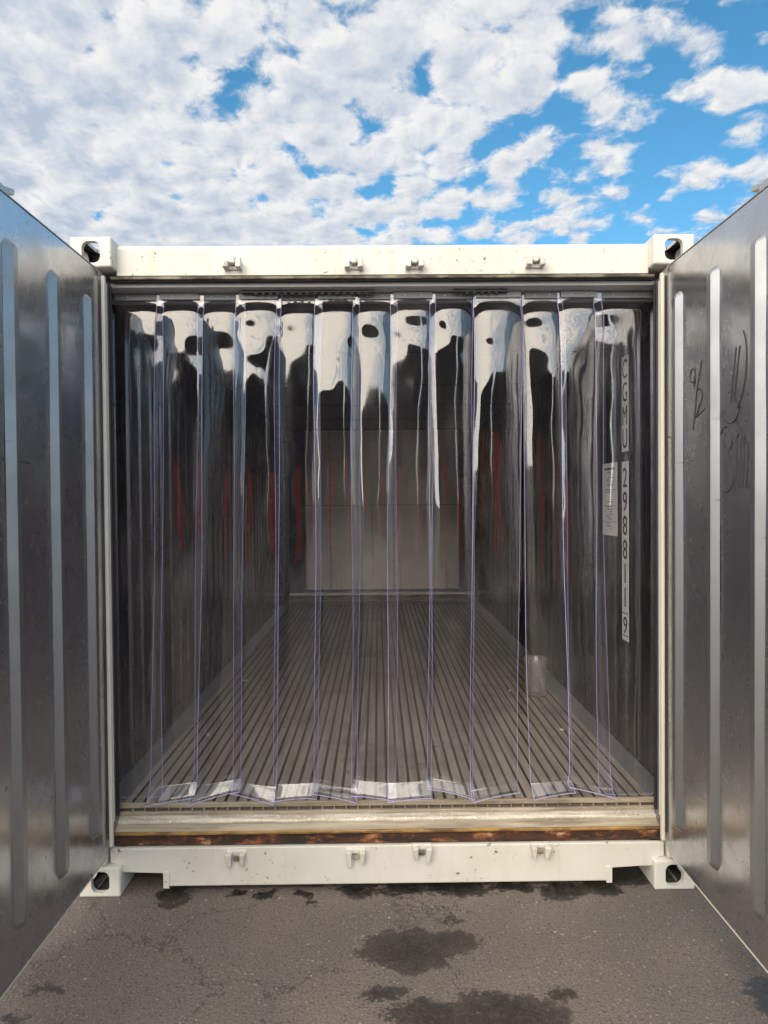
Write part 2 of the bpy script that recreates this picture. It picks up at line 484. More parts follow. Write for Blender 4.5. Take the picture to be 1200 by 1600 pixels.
def mat_asphalt():
    m, t = new_mat('asphalt')
    p = pos(t)
    sep = t.n('ShaderNodeSeparateXYZ'); t.link(p, sep.inputs[0])
    flat = t.n('ShaderNodeCombineXYZ'); t.link(sep.outputs[0], flat.inputs[0]); t.link(sep.outputs[1], flat.inputs[1])
    q = flat.outputs[0]
    big = t.noise(q, 1.6, 6, 0.6).outputs['Fac']
    mid = t.noise(q, 120.0, 6, 0.78).outputs['Fac']
    c = t.mix(t.smooth(big, 0.3, 0.7), (0.195, 0.160, 0.141), (0.142, 0.121, 0.111))
    c = t.mix(t.math('MULTIPLY', t.smooth(mid, 0.46, 0.62), 0.75), c, (0.070, 0.058, 0.052))
    # aggregate: stones of mixed tone in the binder
    vo = t.n('ShaderNodeTexVoronoi'); vo.inputs['Scale'].default_value = 90.0; t.link(q, vo.inputs['Vector'])
    bw = t.n('ShaderNodeSeparateXYZ'); t.link(vo.outputs['Color'], bw.inputs[0])
    stone = t.math('MULTIPLY', t.smooth(vo.outputs['Distance'], 0.30, 0.42, 1.0, 0.0), t.smooth(bw.outputs[0], 0.75, 1.0))
    c = t.mix(stone, c, (0.27, 0.235, 0.205))
    dark = t.math('MULTIPLY', t.smooth(vo.outputs['Distance'], 0.30, 0.45, 1.0, 0.0), t.smooth(bw.outputs[1], 0.72, 0.95))
    c = t.mix(t.math('MULTIPLY', dark, 0.7), c, (0.05, 0.047, 0.045))
    v2 = t.n('ShaderNodeTexVoronoi'); v2.inputs['Scale'].default_value = 42.0; t.link(q, v2.inputs['Vector'])
    b2 = t.n('ShaderNodeSeparateXYZ'); t.link(v2.outputs['Color'], b2.inputs[0])
    peb = t.math('MULTIPLY', t.smooth(v2.outputs['Distance'], 0.16, 0.22, 1.0, 0.0), t.smooth(b2.outputs[0], 0.94, 0.98))
    c = t.mix(peb, c, (0.36, 0.32, 0.26))
    cr = t.n('ShaderNodeTexVoronoi', feature='DISTANCE_TO_EDGE'); cr.inputs['Scale'].default_value = 1.1
    t.link(t.vmath('ADD', q, t.vmath('SCALE', t.noise(q, 5.0, 5, 0.7).outputs['Color'], scale=0.35)), cr.inputs['Vector'])
    c = t.mix(t.smooth(cr.outputs['Distance'], 0.002, 0.006, 0.6, 0.0), c, (0.035, 0.030, 0.028))
    # spilled water: ragged dark wet patches, glossy; sill row doubles as painted contact shadow
    w1 = t.noise(q, 9.0, 8, 0.72)
    wv = t.vmath('SCALE', t.vmath('SUBTRACT', w1.outputs['Color'], (0.5, 0.5, 0.5)), scale=0.22)
    w2 = t.noise(q, 60.0, 5, 0.72)
    wv2 = t.vmath('SCALE', t.vmath('SUBTRACT', w2.outputs['Color'], (0.5, 0.5, 0.5)), scale=0.10)
    qq = t.vmath('ADD', t.vmath('ADD', q, wv), wv2)
    wet_shade_spots = [(0.06, -0.335, .17, .115), (0.22, -0.30, .10, .075), (0.13, -0.66, .14, .075), (0.34, -0.66, .20, .11), (0.54, -0.57, .05, .03),
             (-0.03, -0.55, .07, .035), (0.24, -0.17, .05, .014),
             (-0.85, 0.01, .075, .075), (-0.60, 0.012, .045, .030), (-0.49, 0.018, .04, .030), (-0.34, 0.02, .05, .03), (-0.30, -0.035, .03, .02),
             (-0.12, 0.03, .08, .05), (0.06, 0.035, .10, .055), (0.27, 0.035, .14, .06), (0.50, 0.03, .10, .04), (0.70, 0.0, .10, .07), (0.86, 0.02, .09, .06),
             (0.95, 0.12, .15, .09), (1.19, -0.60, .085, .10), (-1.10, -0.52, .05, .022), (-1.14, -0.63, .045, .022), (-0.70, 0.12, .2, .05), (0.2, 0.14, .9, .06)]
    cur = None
    for (cx, cyy, rx, ry) in wet_shade_spots:
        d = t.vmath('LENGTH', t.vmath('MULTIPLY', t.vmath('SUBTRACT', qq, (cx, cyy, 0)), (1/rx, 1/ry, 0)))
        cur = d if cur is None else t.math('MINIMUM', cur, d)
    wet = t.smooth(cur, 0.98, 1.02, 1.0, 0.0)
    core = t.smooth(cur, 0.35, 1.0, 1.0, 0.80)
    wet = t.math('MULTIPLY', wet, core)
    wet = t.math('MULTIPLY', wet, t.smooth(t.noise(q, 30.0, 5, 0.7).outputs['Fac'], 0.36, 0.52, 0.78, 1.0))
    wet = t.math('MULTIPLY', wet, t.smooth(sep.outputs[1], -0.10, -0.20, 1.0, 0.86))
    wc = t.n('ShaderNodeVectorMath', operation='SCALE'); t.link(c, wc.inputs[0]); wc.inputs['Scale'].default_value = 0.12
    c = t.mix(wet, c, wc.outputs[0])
    h = t.math('ADD', t.math('MULTIPLY', mid, 0.6), t.math('ADD', t.math('MULTIPLY', stone, 0.5), t.math('MULTIPLY', vo.outputs['Distance'], -0.5)))
    rough = t.math('SUBTRACT', 0.88, t.math('MULTIPLY', wet, 0.56))
    principled(t, c, rough, 0.0, bump(t, h, 0.7, 0.006), 0.35)
mat_asphalt()

# ------------------------------------------------------------------ ground
def ground():
    bm = bmesh.new()
    S = 900
    xs = [-S, -60, -8, -2, 2, 8, 60, S]
    vs = [[bm.verts.new((x, y, 0)) for x in xs] for y in xs]
    for j in range(len(xs) - 1):
        for i in range(len(xs) - 1):
            bm.faces.new((vs[j][i], vs[j][i+1], vs[j+1][i+1], vs[j+1][i]))
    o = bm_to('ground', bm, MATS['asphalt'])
    tag(o, 'brown-grey asphalt yard with dark wet patches and painted shade under the sill', 'ground', kind='structure')
ground()

# ------------------------------------------------------------------ refrigerated container
W, H, LEN = 1.219, 2.591, 6.058
white = MATS['white_paint']
cont = empty('refrigerated_container', (0, 0, 0))
tag(cont, 'white refrigerated shipping container with both steel-lined doors swung open', 'container')

# --- corner castings, hollow with oval apertures
def stadium(bm, axis, c, hw, hh, half):
    n = 10
    pts = []
    r = min(hw, hh) * .72
    for k in range(4):
        cx = (hw - r) * (1 if k in (0, 3) else -1)
        cz = (hh - r) * (1 if k in (0, 1) else -1)
        for i in range(n):
            a = k * pi / 2 + (pi / 2) * i / (n - 1)
            pts.append((cx + r * cos(a), cz + r * sin(a)))
    def P(p, s):
        if axis == 'y': return (c[0] + p[0], c[1] + s * half, c[2] + p[1])
        if axis == 'x': return (c[0] + s * half, c[1] + p[0], c[2] + p[1])
        return (c[0] + p[0], c[1] + p[1], c[2] + s * half)
    A = [bm.verts.new(P(p, -1)) for p in pts]
    B = [bm.verts.new(P(p, 1)) for p in pts]
    for i in range(len(pts)):
        j = (i + 1) % len(pts)
        bm.faces.new((A[i], A[j], B[j], B[i]))
    bm.faces.new(A[::-1]); bm.faces.new(B)
    bmesh.ops.remove_doubles(bm, verts=bm.verts, dist=1e-5)

def casting_mesh():
    # local frame: x 0 (outer side) .. 0.162 (inner), y 0 (front) .. 0.178, z 0 .. 0.118 (0 = outer horizontal face)
    bm = bmesh.new()
    bm_box(bm, 0, .162, 0, .178, 0, .118)
    es = [e for e in bm.edges]
    bmesh.ops.bevel(bm, geom=es, offset=0.008, segments=3, affect='EDGES', profile=0.5)
    bmesh.ops.recalc_face_normals(bm, faces=bm.faces)
    def tmp(b, nm):
        bmesh.ops.recalc_face_normals(b, faces=b.faces)
        me = bpy.data.meshes.new(nm); b.to_mesh(me); b.free()
        return bpy.data.objects.new(nm, me)
    base = tmp(bm, 'casting_base')
    cuts = []
    b = bmesh.new(); bm_box(b, .020, .142, .022, .156, .014, .104); cuts.append(tmp(b, 'c0'))
    b = bmesh.new(); stadium(b, 'y', (.083, 0.0, .060), .036, .042, .06); cuts.append(tmp(b, 'c1'))
    b = bmesh.new(); stadium(b, 'x', (0.0, .095, .060), .040, .034, .06); cuts.append(tmp(b, 'c2'))
    b = bmesh.new(); stadium(b, 'z', (.083, .095, 0.0), .033, .060, .06); cuts.append(tmp(b, 'c3'))
    COL.objects.link(base)
    for i, c in enumerate(cuts):
        COL.objects.link(c)
        md = base.modifiers.new('b%d' % i, 'BOOLEAN')
        md.operation = 'DIFFERENCE'; md.object = c; md.solver = 'EXACT'
    dg = bpy.context.evaluated_depsgraph_get()
    me = bpy.data.meshes.new_from_object(base.evaluated_get(dg))
    for c in cuts + [base]:
        bpy.data.objects.remove(c)
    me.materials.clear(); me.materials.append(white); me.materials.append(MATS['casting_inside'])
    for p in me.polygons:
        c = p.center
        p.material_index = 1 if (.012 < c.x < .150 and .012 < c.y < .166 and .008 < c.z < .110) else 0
    me.name = 'corner_casting'
    return me

def castings():
    src = casting_mesh()
    def variant(mx, my, mz):
        me = src.copy()
        M = Matrix.Diagonal((mx, my, mz, 1))
        me.transform(M)
        if mx * my * mz < 0: me.flip_normals()
        return me
    for sx in (-1, 1):
        for zt in (0, 1):
            for yb in (0, 1):
                me = variant(1 if sx < 0 else -1, -1 if yb else 1, -1 if zt else 1)
                o = link('corner_casting', me, cont)
                o.location = (sx * W, LEN if yb else 0, H if zt else 0)
castings()

# --- top end beam
header = extrude_profile('header_beam', [(0.055, 2.455), (0.30, 2.455), (0.30, 2.578), (0.075, 2.578), (0.060, 2.572), (0.055, 2.560)],
                         'x', -1.0575, 1.0575, white, cont, bevel=0.0015)
extrude_profile('drip_flange', [(0.060, 2.4430), (0.105, 2.4430), (0.105, 2.4535), (0.057, 2.4535)], 'x', -1.085, 1.085, MATS['dirty_flange'], header, bevel=0.002)
extrude_profile('header_gasket', [(0.072, 2.4370), (0.110, 2.4370), (0.110, 2.4425), (0.072, 2.4425)], 'x', -1.085, 1.085, MATS['black_rubber'], header, bevel=0.001)
extrude_profile('header_plate', [(0.094, 2.4365), (0.096, 2.4215), (0.128, 2.4145), (0.30, 2.4145), (0.30, 2.4365)], 'x', -1.1425, 1.1425, MATS['header_grey'], header)

def keeper_mesh(kind, seed):
    rnd = random.Random(seed)
    bm = bmesh.new()
    if kind == 'top':
        bm_box(bm, -.036, .036, -.006, .012, -.026, -.012)      # lower lip
        bm_box(bm, -.036, -.014, -.040, .010, -.026, .002)
        bm_box(bm, .016, .036, -.040, .010, -.026, .004)
        bm_box(bm, -.030, .030, -.012, .010, .002, .022)
        bm_box(bm, -.010, .012, -.028, .010, -.008, .020)
    else:
        bm_box(bm, -.046, .046, -.010, .012, .016, .038)
        for sx in (-1, 1):
            lo = -.040 if rnd.random() < .5 else -.026
            vs = bm_box(bm, min(sx*.018, sx*.046), max(sx*.018, sx*.046), -.046, .010, lo, .034)
            for v in vs:
                if v.co.z < 0: v.co.x = sx * (.030 + (.006 if abs(v.co.x) > .03 else -.008)); 
                if v.co.z < 0 and v.co.y < -.02: v.co.y += .012
    for v in bm.verts:
        v.co += Vector((rnd.uniform(-1, 1), rnd.uniform(-1, 1), rnd.uniform(-1, 1))) * 0.0025
    bmesh.ops.bevel(bm, geom=list(bm.edges), offset=0.0035, segments=2, affect='EDGES', profile=0.5)
    return bm
for i, (x, z) in enumerate(((-.596, 2.501), (-.117, 2.499), (.122, 2.500), (.601, 2.503))):
    o = bm_to('cam_keeper', keeper_mesh('top', i), white, header); o.location = (x, 0.052, z)

# --- bottom end beam with the two lashing cut-outs
sill = None
def make_sill():
    global sill
    outline = [(-1.108, .178), (-1.108, .1195), (-1.0585, .1195), (-1.0585, .082), (-0.893, .082), (-0.884, .078), (-0.881, .070), (-0.881, .024), (0.889, .024), (0.889, .070),
               (0.892, .078), (0.901, .082), (1.0585, .082), (1.0585, .1195), (1.108, .1195), (1.108, .178)]
    bm = bmesh.new()
    A = [bm.verts.new((x, .030, z)) for x, z in outline]
    B = [bm.verts.new((x, .048, z)) for x, z in outline]
    n = len(outline)
    for i in range(n):
        j = (i + 1) % n
        bm.faces.new((A[i], A[j], B[j], B[i]))
    bm.faces.new(A); bm.faces.new(B[::-1])
    sill = bm_to('sill_beam', bm, white, cont, bevel=0.004)
make_sill()
box('beam_return', -0.876, 0.884, .0485, .16, .026, .060, white, sill, 0.003)
box('beam_backing', -1.057, 1.057, .0485, .16, .086, .174, white, sill, 0.003)
for i, (x, z) in enumerate(((-.604, .135), (-.129, .137), (.135, .150), (.607, .150))):
    o = bm_to('cam_keeper', keeper_mesh('bottom', i + 20), white, sill); o.location = (x, 0.032, z); o.scale = (.84, .84, .84)
    box('keeper_recess', x - .012, x + .012, .020, .0295, z - .010, z + .010, MATS['dirty_flange'], sill, .003)
for s in (-1, 1):   # the small lug next to each cut-out
    box('cutout_lip', s * .885 - .012, s * .885 + .012, .0245, .0295, .018, .086, white, sill, 0.002)

box('rust_plate', -1.100, 1.100, .050, .30, .1785, .2225, MATS['rusty_steel'], cont, 0.003)
threshold = extrude_profile('threshold_plate', [(0.046, .2232), (0.30, .2232), (0.30, .262), (0.128, .262), (0.126, .2845), (0.1135, .2845), (0.1115, .2815), (0.1105, .2735), (0.104, .2705), (0.075, .2500), (0.046, .2360)],
                            'x', -1.1425, 1.1425, MATS['threshold_metal'], cont)
extrude_profile('worn_nosing', [(0.1095, .2725), (0.1060, .2765), (0.0990, .2755), (0.0850, .2665), (0.0775, .2590), (0.0765, .2530), (0.081, .2535), (0.104, .2695)], 'x', -1.0945, 1.0945, MATS['worn_metal'], threshold)
extrude_profile('ochre_edge', [(0.046, .2365), (0.040, .2365), (0.0365, .2330), (0.0365, .2270), (0.040, .2238), (0.0455, .2238)], 'x', -1.0980, 1.0980, MATS['ochre_sealant'], threshold)
bm = bmesh.new(); bm_box(bm, -.0025, .0025, .127, .1495, .264, .291)
slot_me = bm_to('drain_rib', bm, MATS['threshold_metal'], threshold, 0.0)
for k in range(44):
    o = slot_me if k == 0 else slot_me.copy()
    if k: COL.objects.link(o)
    o.location = (-1.05 + 2.1 * k / 43, 0, 0)

# --- corner posts, jambs and seals
for s in (-1, 1):
    nm = cont
    box('corner_post', min(s*1.1165, s*1.214), max(s*1.1165, s*1.214), .012, .0945, .119, H - .119, white, cont, 0.006)
    box('door_jamb', min(s*1.095, s*1.116), max(s*1.095, s*1.116), .014, .094, .2235, 2.4340, MATS['jamb_grey'], cont, 0.003)
    box('seal_strip', min(s*1.0835, s*1.0975), max(s*1.0835, s*1.0975), -.006, .0135, .200, 2.438, MATS['white_gasket'], cont, 0.004)
    box('seal_lip', min(s*1.0895, s*1.0945), max(s*1.0895, s*1.0945), .030, .040, .285, 2.418, MATS['white_gasket'], cont, 0.002)
    box('seal_lip', min(s*1.0860, s*1.0945), max(s*1.0860, s*1.0945), .070, .082, .292, 2.418, MATS['black_rubber'], cont, 0.002)

# --- shell
def outer_wall(s):
    prof = []
    n = 44
    for k in range(n):
        y = .0960 + (LEN - .274) * k / (n - 1)
        prof.append((s * (1.212 if k % 4 in (0, 1) else 1.196), y))
    prof += [(s * 1.180, LEN - .178), (s * 1.180, .0960)]
    extrude_profile('side_wall', prof, 'z', .165, H - .1195, white, cont)
    box('bottom_rail', min(s*1.13, s*1.215), max(s*1.13, s*1.215), .179, LEN - .179, .03, .1645, white, cont, .004)
    box('top_rail', min(s*1.12, s*1.214), max(s*1.12, s*1.214), .179, LEN - .179, H - .1185, H - .006, white, cont, .004)
for s in (-1, 1): outer_wall(s)
box('roof_panel', -1.1195, 1.1195, .305, LEN - .02, H - .04, H - .012, white, cont, .003)
box('rear_wall', -1.1795, 1.1795, 5.64, LEN - .18, .165, H - .061, white, cont, .004)
for k in range(8):
    box('cross_member', -1.129, 1.129, .6 + k * .66, .65 + k * .66, .05, .164, white, cont, .004)

# --- interior liners with pressed vertical grooves
def liner(s):
    prof = []
    y = .0950
    while y < 5.55:
        prof += [(s*1.1430, y), (s*1.1430, min(5.6, y + .118)), (s*1.1545, min(5.6, y + .128)), (s*1.1545, min(5.6, y + .146))]
        y += .156
    prof.append((s*1.143, 5.62))
    prof += [(s*1.1790, 5.62), (s*1.1790, .0950)]
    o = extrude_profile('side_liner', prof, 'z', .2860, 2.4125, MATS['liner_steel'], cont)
    for k in range(7):
        y0 = .42 + k * .78
        if y0 + .02 < 5.5:
            box('liner_seam', min(s*1.1395, s*1.1425), max(s*1.1395, s*1.1425), y0, y0 + .022, .37, 2.40, MATS['liner_steel'], o, .001)
    extrude_profile('kick_flange', [(s*1.094, .3105), (s*1.1425, .362), (s*1.1425, .348), (s*1.094, .300)], 'y', .152, 5.60, MATS['galvanised'], cont)
for s in (-1, 1): liner(s)
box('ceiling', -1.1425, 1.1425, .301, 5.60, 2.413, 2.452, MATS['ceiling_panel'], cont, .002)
ceil = bpy.data.objects['ceiling']
for k in range(4):
    box('ceiling_seam', -1.14, 1.14, 1.3 + k * 1.1, 1.335 + k * 1.1, 2.409, 2.4128, MATS['ceiling_panel'], ceil, .001)
tag(ceil, 'grey ceiling lining inside the container')

# --- aluminium T-bar floor
deck = box('floor_deck', -1.142, 1.142, .3005, 5.60, .2232, .2880, MATS['void_dark'], cont, 0)
NB = 46
pitch = 2.17 / (NB - 1)
bm = bmesh.new()
prof = [(-.0180, .3095), (-.0165, .3115), (.0165, .3115), (.0180, .3095), (.0180, .3055), (.0035, .3040), (.0035, .2890), (-.0035, .2890), (-.0035, .3040), (-.0180, .3055)]
A = [bm.verts.new((x, 0, z)) for x, z in prof]
B = [bm.verts.new((x, 5.435, z)) for x, z in prof]
for i in range(len(prof)):
    j = (i + 1) % len(prof)
    bm.faces.new((A[i], A[j], B[j], B[i]))
bm.faces.new(A[::-1]); bm.faces.new(B)
bar = bm_to('floor_bar', bm, MATS['floor_aluminium'], deck)
rnd = random.Random(4)
for k in range(NB):
    o = bar if k == 0 else bar.copy()
    if k: COL.objects.link(o)
    o.location = (-1.085 + k * pitch, .152, rnd.uniform(-.0008, .0008))
box('floor_nosing', -1.125, 1.125, .136, .1505, .2915, .3125, MATS['threshold_metal'], deck, .002)
box('deck_front', -1.125, 1.125, .1515, .2995, .2628, .2880, MATS['void_dark'], deck, 0)

# --- bulkhead at the far end
YB = 5.60
bulk = box('bulkhead', -1.178, 1.178, YB + .0005, YB + .035, .258, 2.412, MATS['liner_steel'], cont, 0)
def sheet(x0, x1, z0, z1, y, th, mat, nm='bulkhead_sheet'):
    return box(nm, x0, x1, y - th, y, z0, z1, MATS[mat], bulk, .002, 1)
sheet(-1.140, -.904, .47, 2.405, YB, .004, 'liner_steel')
sheet(.946, 1.140, .47, 2.405, YB, .004, 'liner_steel')
xs = [-.90, -.600, .16, .942]
for a, b in zip(xs[:-1], xs[1:]):
    sheet(a + .002, b - .002, .49, 1.50, YB - .006, .004, 'bulkhead_panel')
    sheet(a + .002, b - .002, 1.504, 2.403, YB - .006, .004, 'bulkhead_panel')
box('bulkhead_rail', -1.10, 1.12, YB - .05, YB - .001, .425, .455, MATS['bulkhead_panel'], bulk, .004)
box('bulkhead_rail', -1.10, 1.12, YB - .07, YB - .001, .352, .395, MATS['threshold_metal'], bulk, .004)
box('bulkhead_kick', -1.13, 1.13, YB - .012, YB - .001, .313, .350, MATS['void_dark'], bulk, .001)
bm = bmesh.new()
bmesh.ops.create_uvsphere(bm, u_segments=8, v_segments=4, radius=.008)
for v in bm.verts: v.co.y *= .45
riv = bm_to('rivet', bm, MATS['galvanised'], bulk, smooth=True)
first = True
for x in (-.885, -.615, -.585, .145, .175, .927):
    for k in range(13):
        o = riv if first else riv.copy()
        if not first: COL.objects.link(o)
        first = False
        o.location = (x, YB - .0105, .53 + k * .152)

# --- doors
DISH = {}
def door(s):
    # hinge line near (s*1.11, 0); the open leaf runs towards -Y with its lined face inward
    z0, z1, width = .163, 2.456, 1.125
    xi, xo = s * 1.110, s * 1.196
    d = box('door', min(xi, xo), max(xi, xo), -width, -.012, z0, z1, white, cont, .006)
    nm = 'open left door leaf' if s < 0 else 'open right door leaf'
    d['label'] = nm + ' lined with ribbed stainless steel'
    # lining sheet, subdivided slightly dished panels
    bm = bmesh.new()
    nx, nz = 36, 60
    rnd = random.Random(11 + int(s))
    ph = [rnd.uniform(0, 6.28) for _ in range(8)]
    grid = []
    for j in range(nz + 1):
        row = []
        for i in range(nx + 1):
            y = -width + .006 + (width - .020) * i / nx
            z = z0 + .004 + (z1 - z0 - .008) * j / nz
            e = min(1, 6 * min(i, nx - i) / nx) * min(1, 8 * min(j, nz - j) / nz)
            b = .0009 * e * (sin(4.1*y + 2.2*z + ph[0]) + .8*sin(9.3*y - 1.7*z + ph[1]) + .7*sin(5.9*z + 3*y + ph[2]) + .5 * sin(11*z - 6*y + ph[3]))
            DISH[(s, i, j)] = b
            row.append(bm.verts.new((xi - s * (.006 + b), y, z)))
        grid.append(row)
    for j in range(nz):
        for i in range(nx):
            bm.faces.new((grid[j][i], grid[j][i+1], grid[j+1][i+1], grid[j+1][i]))
    lining = bm_to('steel_lining', bm, MATS['door_steel'], d, smooth=True)
    me = lining.data
    if (me.polygons[0].normal.x * -s) < 0: me.flip_normals()
    # pressed ribs with tapered round ends
    bm = bmesh.new()
    hr, bw, tw = .021, .035, .013
    zb, zt = .290, 2.335
    ring_b, ring_t = [], []
    n = 15
    for (hw, h, lst) in ((bw, 0.0, ring_b), (tw, hr, ring_t)):
        for k in range(n):
            a = pi * k / (n - 1)
            lst.append((hw * cos(a), zt - bw + hw * sin(a) * 0.9, h))
        for k in range(n):
            a = pi + pi * k / (n - 1)
            lst.append((hw * cos(a), zb + bw + hw * sin(a) * 0.9, h))
    Bv = [bm.verts.new((-s * h, y, z)) for y, z, h in ring_b]
    Tv = [bm.verts.new((-s * h, y, z)) for y, z, h in ring_t]
    m = len(Bv)
    for i in range(m):
        j = (i + 1) % m
        bm.faces.new((Bv[i], Bv[j], Tv[j], Tv[i]))
    bm.faces.new(Tv)
    bmesh.ops.bevel(bm, geom=[e for e in bm.edges if all(v in Tv for v in e.verts)], offset=.004, segments=3, affect='EDGES')
    rib = bm_to('rib', bm, MATS['rib_steel'], d)
    for p in rib.data.polygons: p.use_smooth = True
    rib.data.set_sharp_from_angle(angle=radians(28))
    for k, y in enumerate((-.118, -.392, -.665, -.938)):
        o = rib if k == 0 else rib.copy()
        if k: COL.objects.link(o)
        o.location = (xi - s * .0055, y, 0)
    # bright edge trim
    box('edge_trim', min(xi - s*.0065, xi + s*.02), max(xi - s*.0065, xi + s*.02), -width, -.014, z1 + .0005, z1 + .0045, MATS['galvanised'], d, .001)
    box('edge_trim', min(xi - s*.0065, xi + s*.02), max(xi - s*.0065, xi + s*.02), -width, -.014, z0 - .0045, z0 - .0005, MATS['white_gasket'], d, .001)
    box('door_gasket', min(xi - s*.012, xo), max(xi - s*.012, xo), -width - .022, -width - .0005, z0 + .01, z1 - .01, MATS['black_rubber'], d, .006)
    # outer locking gear: two rods with hooked cams
    for y in (-.52, -.90):
        bm = bmesh.new()
        x = s * 1.222
        tube_bm(bm, (x, y, .09), (x, y, 2.545), .017, 12)
        rod = bm_to('locking_rod', bm, MATS['galvanised'], d)
        for zc in (2.540, .095):
            b = bmesh.new()
            sgn = 1 if zc > 1 else -1
            bm_box(b, x - .022, x + .022, y - .03, y + .035, zc - .012, zc + .022)
            vs = bm_box(b, x - .018, x + .018, y + .030, y + .085, zc + .004, zc + .026)
            for v in vs:
                if v.co.y > y + .06: v.co.z += .012 * sgn; v.co.x += s * -.004
            bm_to('cam', b, MATS['galvanised'], rod, .006)
        for zc in (.35, .95, 1.75, 2.30):
            box('rod_bracket', min(s*1.1965, s*1.240), max(s*1.1965, s*1.240), y - .032, y + .032, zc - .02, zc + .02, MATS['galvanised'], d, .005)
    for zc in (.32, .95, 1.62, 2.28):
        b = bmesh.new()
        tube_bm(b, (s*1.205, -.005, zc - .06), (s*1.205, -.005, zc + .06), .016, 12)
        bm_to('hinge', b, MATS['galvanised'], d)
    return d
door_l, door_r = door(-1), door(1)

# --- handwriting on the right door lining
def strokes(name, paths, parent, x, mat, r=.0016):
    cu = bpy.data.curves.new(name, 'CURVE')
    cu.dimensions = '3D'
    cu.bevel_depth = r
    cu.bevel_resolution = 1
    cu.resolution_u = 4
    for pts in paths:
        sp = cu.splines.new('POLY')
        sp.points.add(len(pts) - 1)
        for p, (y, z) in zip(sp.points, pts):
            i = round((y + 1.125 - .006) / 1.105 * 36); j = round((z - .167) / 2.285 * 60)
            p.co = (1.104 - DISH.get((1, i, j), 0) - .0004, y, z, 1)
    tmp = bpy.data.objects.new(name, cu)
    COL.objects.link(tmp)
    dg = bpy.context.evaluated_depsgraph_get()
    me = bpy.data.meshes.new_from_object(tmp.evaluated_get(dg))
    bpy.data.objects.remove(tmp)
    me.materials.clear(); me.materials.append(MATS[mat])
    return link(name, me, parent)
def arc(cy_, cz_, ry, rz, a0, a1, n=14, tilt=0.0):
    return [(cy_ + ry * cos(radians(a0 + (a1 - a0) * i / (n-1))) + tilt * sin(radians(a0 + (a1 - a0) * i / (n-1))), cz_ + rz * sin(radians(a0 + (a1 - a0) * i / (n-1)))) for i in range(n)]
XD = 1.1012
def writing():
    # pen text faces -X: reading direction is towards -Y
    P = []
    P.append([(-.300, 2.035), (-.262, 1.93), (-.235, 1.80)])                                   # slash
    P.append(arc(-.232, 1.995, -.020, .026, 20, 380, 16) + [(-.250, 2.015), (-.250, 1.965), (-.238, 1.955)])      # 9
    P.append(arc(-.282, 1.915, -.024, .026, 170, -20, 9) + [(-.262, 1.852), (-.250, 1.840), (-.318, 1.862)])      # 2
    strokes('pen_writing', P, door_r, XD, 'pen_mark', .0026)
    P = []
    P.append(arc(-.520, 1.955, -.075, .135, 60, -60, 14, -.02))
    P.append(arc(-.500, 1.850, -.055, .055, 190, 350, 12))
    P.append([(-.535, 2.03), (-.500, 1.86)]); P.append([(-.556, 2.03), (-.522, 1.86)])
    P.append(arc(-.468, 1.745, -.040, .042, 150, -70, 10) + arc(-.468, 1.640, -.052, .066, 70, -110, 12))  # 3
    for k in range(5):
        y = -.535 - k * .022
        P.append([(y - .004, 1.745 - .006 * k), (y - .002, 1.66), (y + .010, 1.585)])
    P.append([(-.535, 1.745), (-.553, 1.762), (-.560, 1.72)]); P.append([(-.58, 1.735), (-.588, 1.75), (-.60, 1.72)]); P.append([(-.622, 1.722), (-.645, 1.722)])
    strokes('pen_writing', P, door_r, XD, 'pen_mark', .0026)
writing()

# --- identification number on the right-hand liner
def text_mesh(body, size):
    cu = bpy.data.curves.new('t', 'FONT')
    cu.body = body; cu.size = size; cu.align_x = 'CENTER'; cu.align_y = 'BOTTOM_BASELINE'
    cu.extrude = .0006; cu.offset = .0008
    o = bpy.data.objects.new('t', cu); COL.objects.link(o)
    dg = bpy.context.evaluated_depsgraph_get()
    me = bpy.data.meshes.new_from_object(o.evaluated_get(dg))
    bpy.data.objects.remove(o)
    return me
XL = 1.1365
def letters(chars, zs, hgt, wid, yc, parent):
    for ch, z in zip(chars, zs):
        me = text_mesh(ch, 1.0)
        xs = [v.co.x for v in me.vertices]; ys = [v.co.y for v in me.vertices]
        h = max(ys) - min(ys); w = max(xs) - min(xs); cxm = (max(xs) + min(xs)) / 2
        sw = wid / max(w, .45)
        for v in me.vertices:
            x, y, zz = (v.co.x - cxm) * sw, (v.co.y - min(ys)) / h * hgt, v.co.z
            v.co = (XL - .0022 - (zz if abs(zz) < .01 else 0), yc - x, z + y)
        me.materials.clear(); me.materials.append(MATS['ink'])
        link('character', me, parent)
up = box('number_sticker', XL - .0015, XL, .494, .580, 1.777, 2.226, MATS['sticker_white'], cont, 0)
up['label'] = 'white vertical sticker with black letters on the right inner wall'
letters('CGMU', [2.120, 2.012, 1.902, 1.794], .090, .058, .537, up)
lo = box('number_sticker', XL - .0015, XL, .494, .580, .885, 1.731, MATS['sticker_white'], cont, 0)
lo['label'] = 'white vertical sticker with black digits on the right inner wall'
letters('298811', [1.610, 1.497, 1.384, 1.271, 1.158, 1.045], .092, .056, .537, lo)
letters('9', [.918], .080, .050, .537, lo)
for z in (1.012, .907):
    box('check_box_line', XL - .0024, XL - .0016, .502, .572, z, z + .004, MATS['ink'], lo, 0)

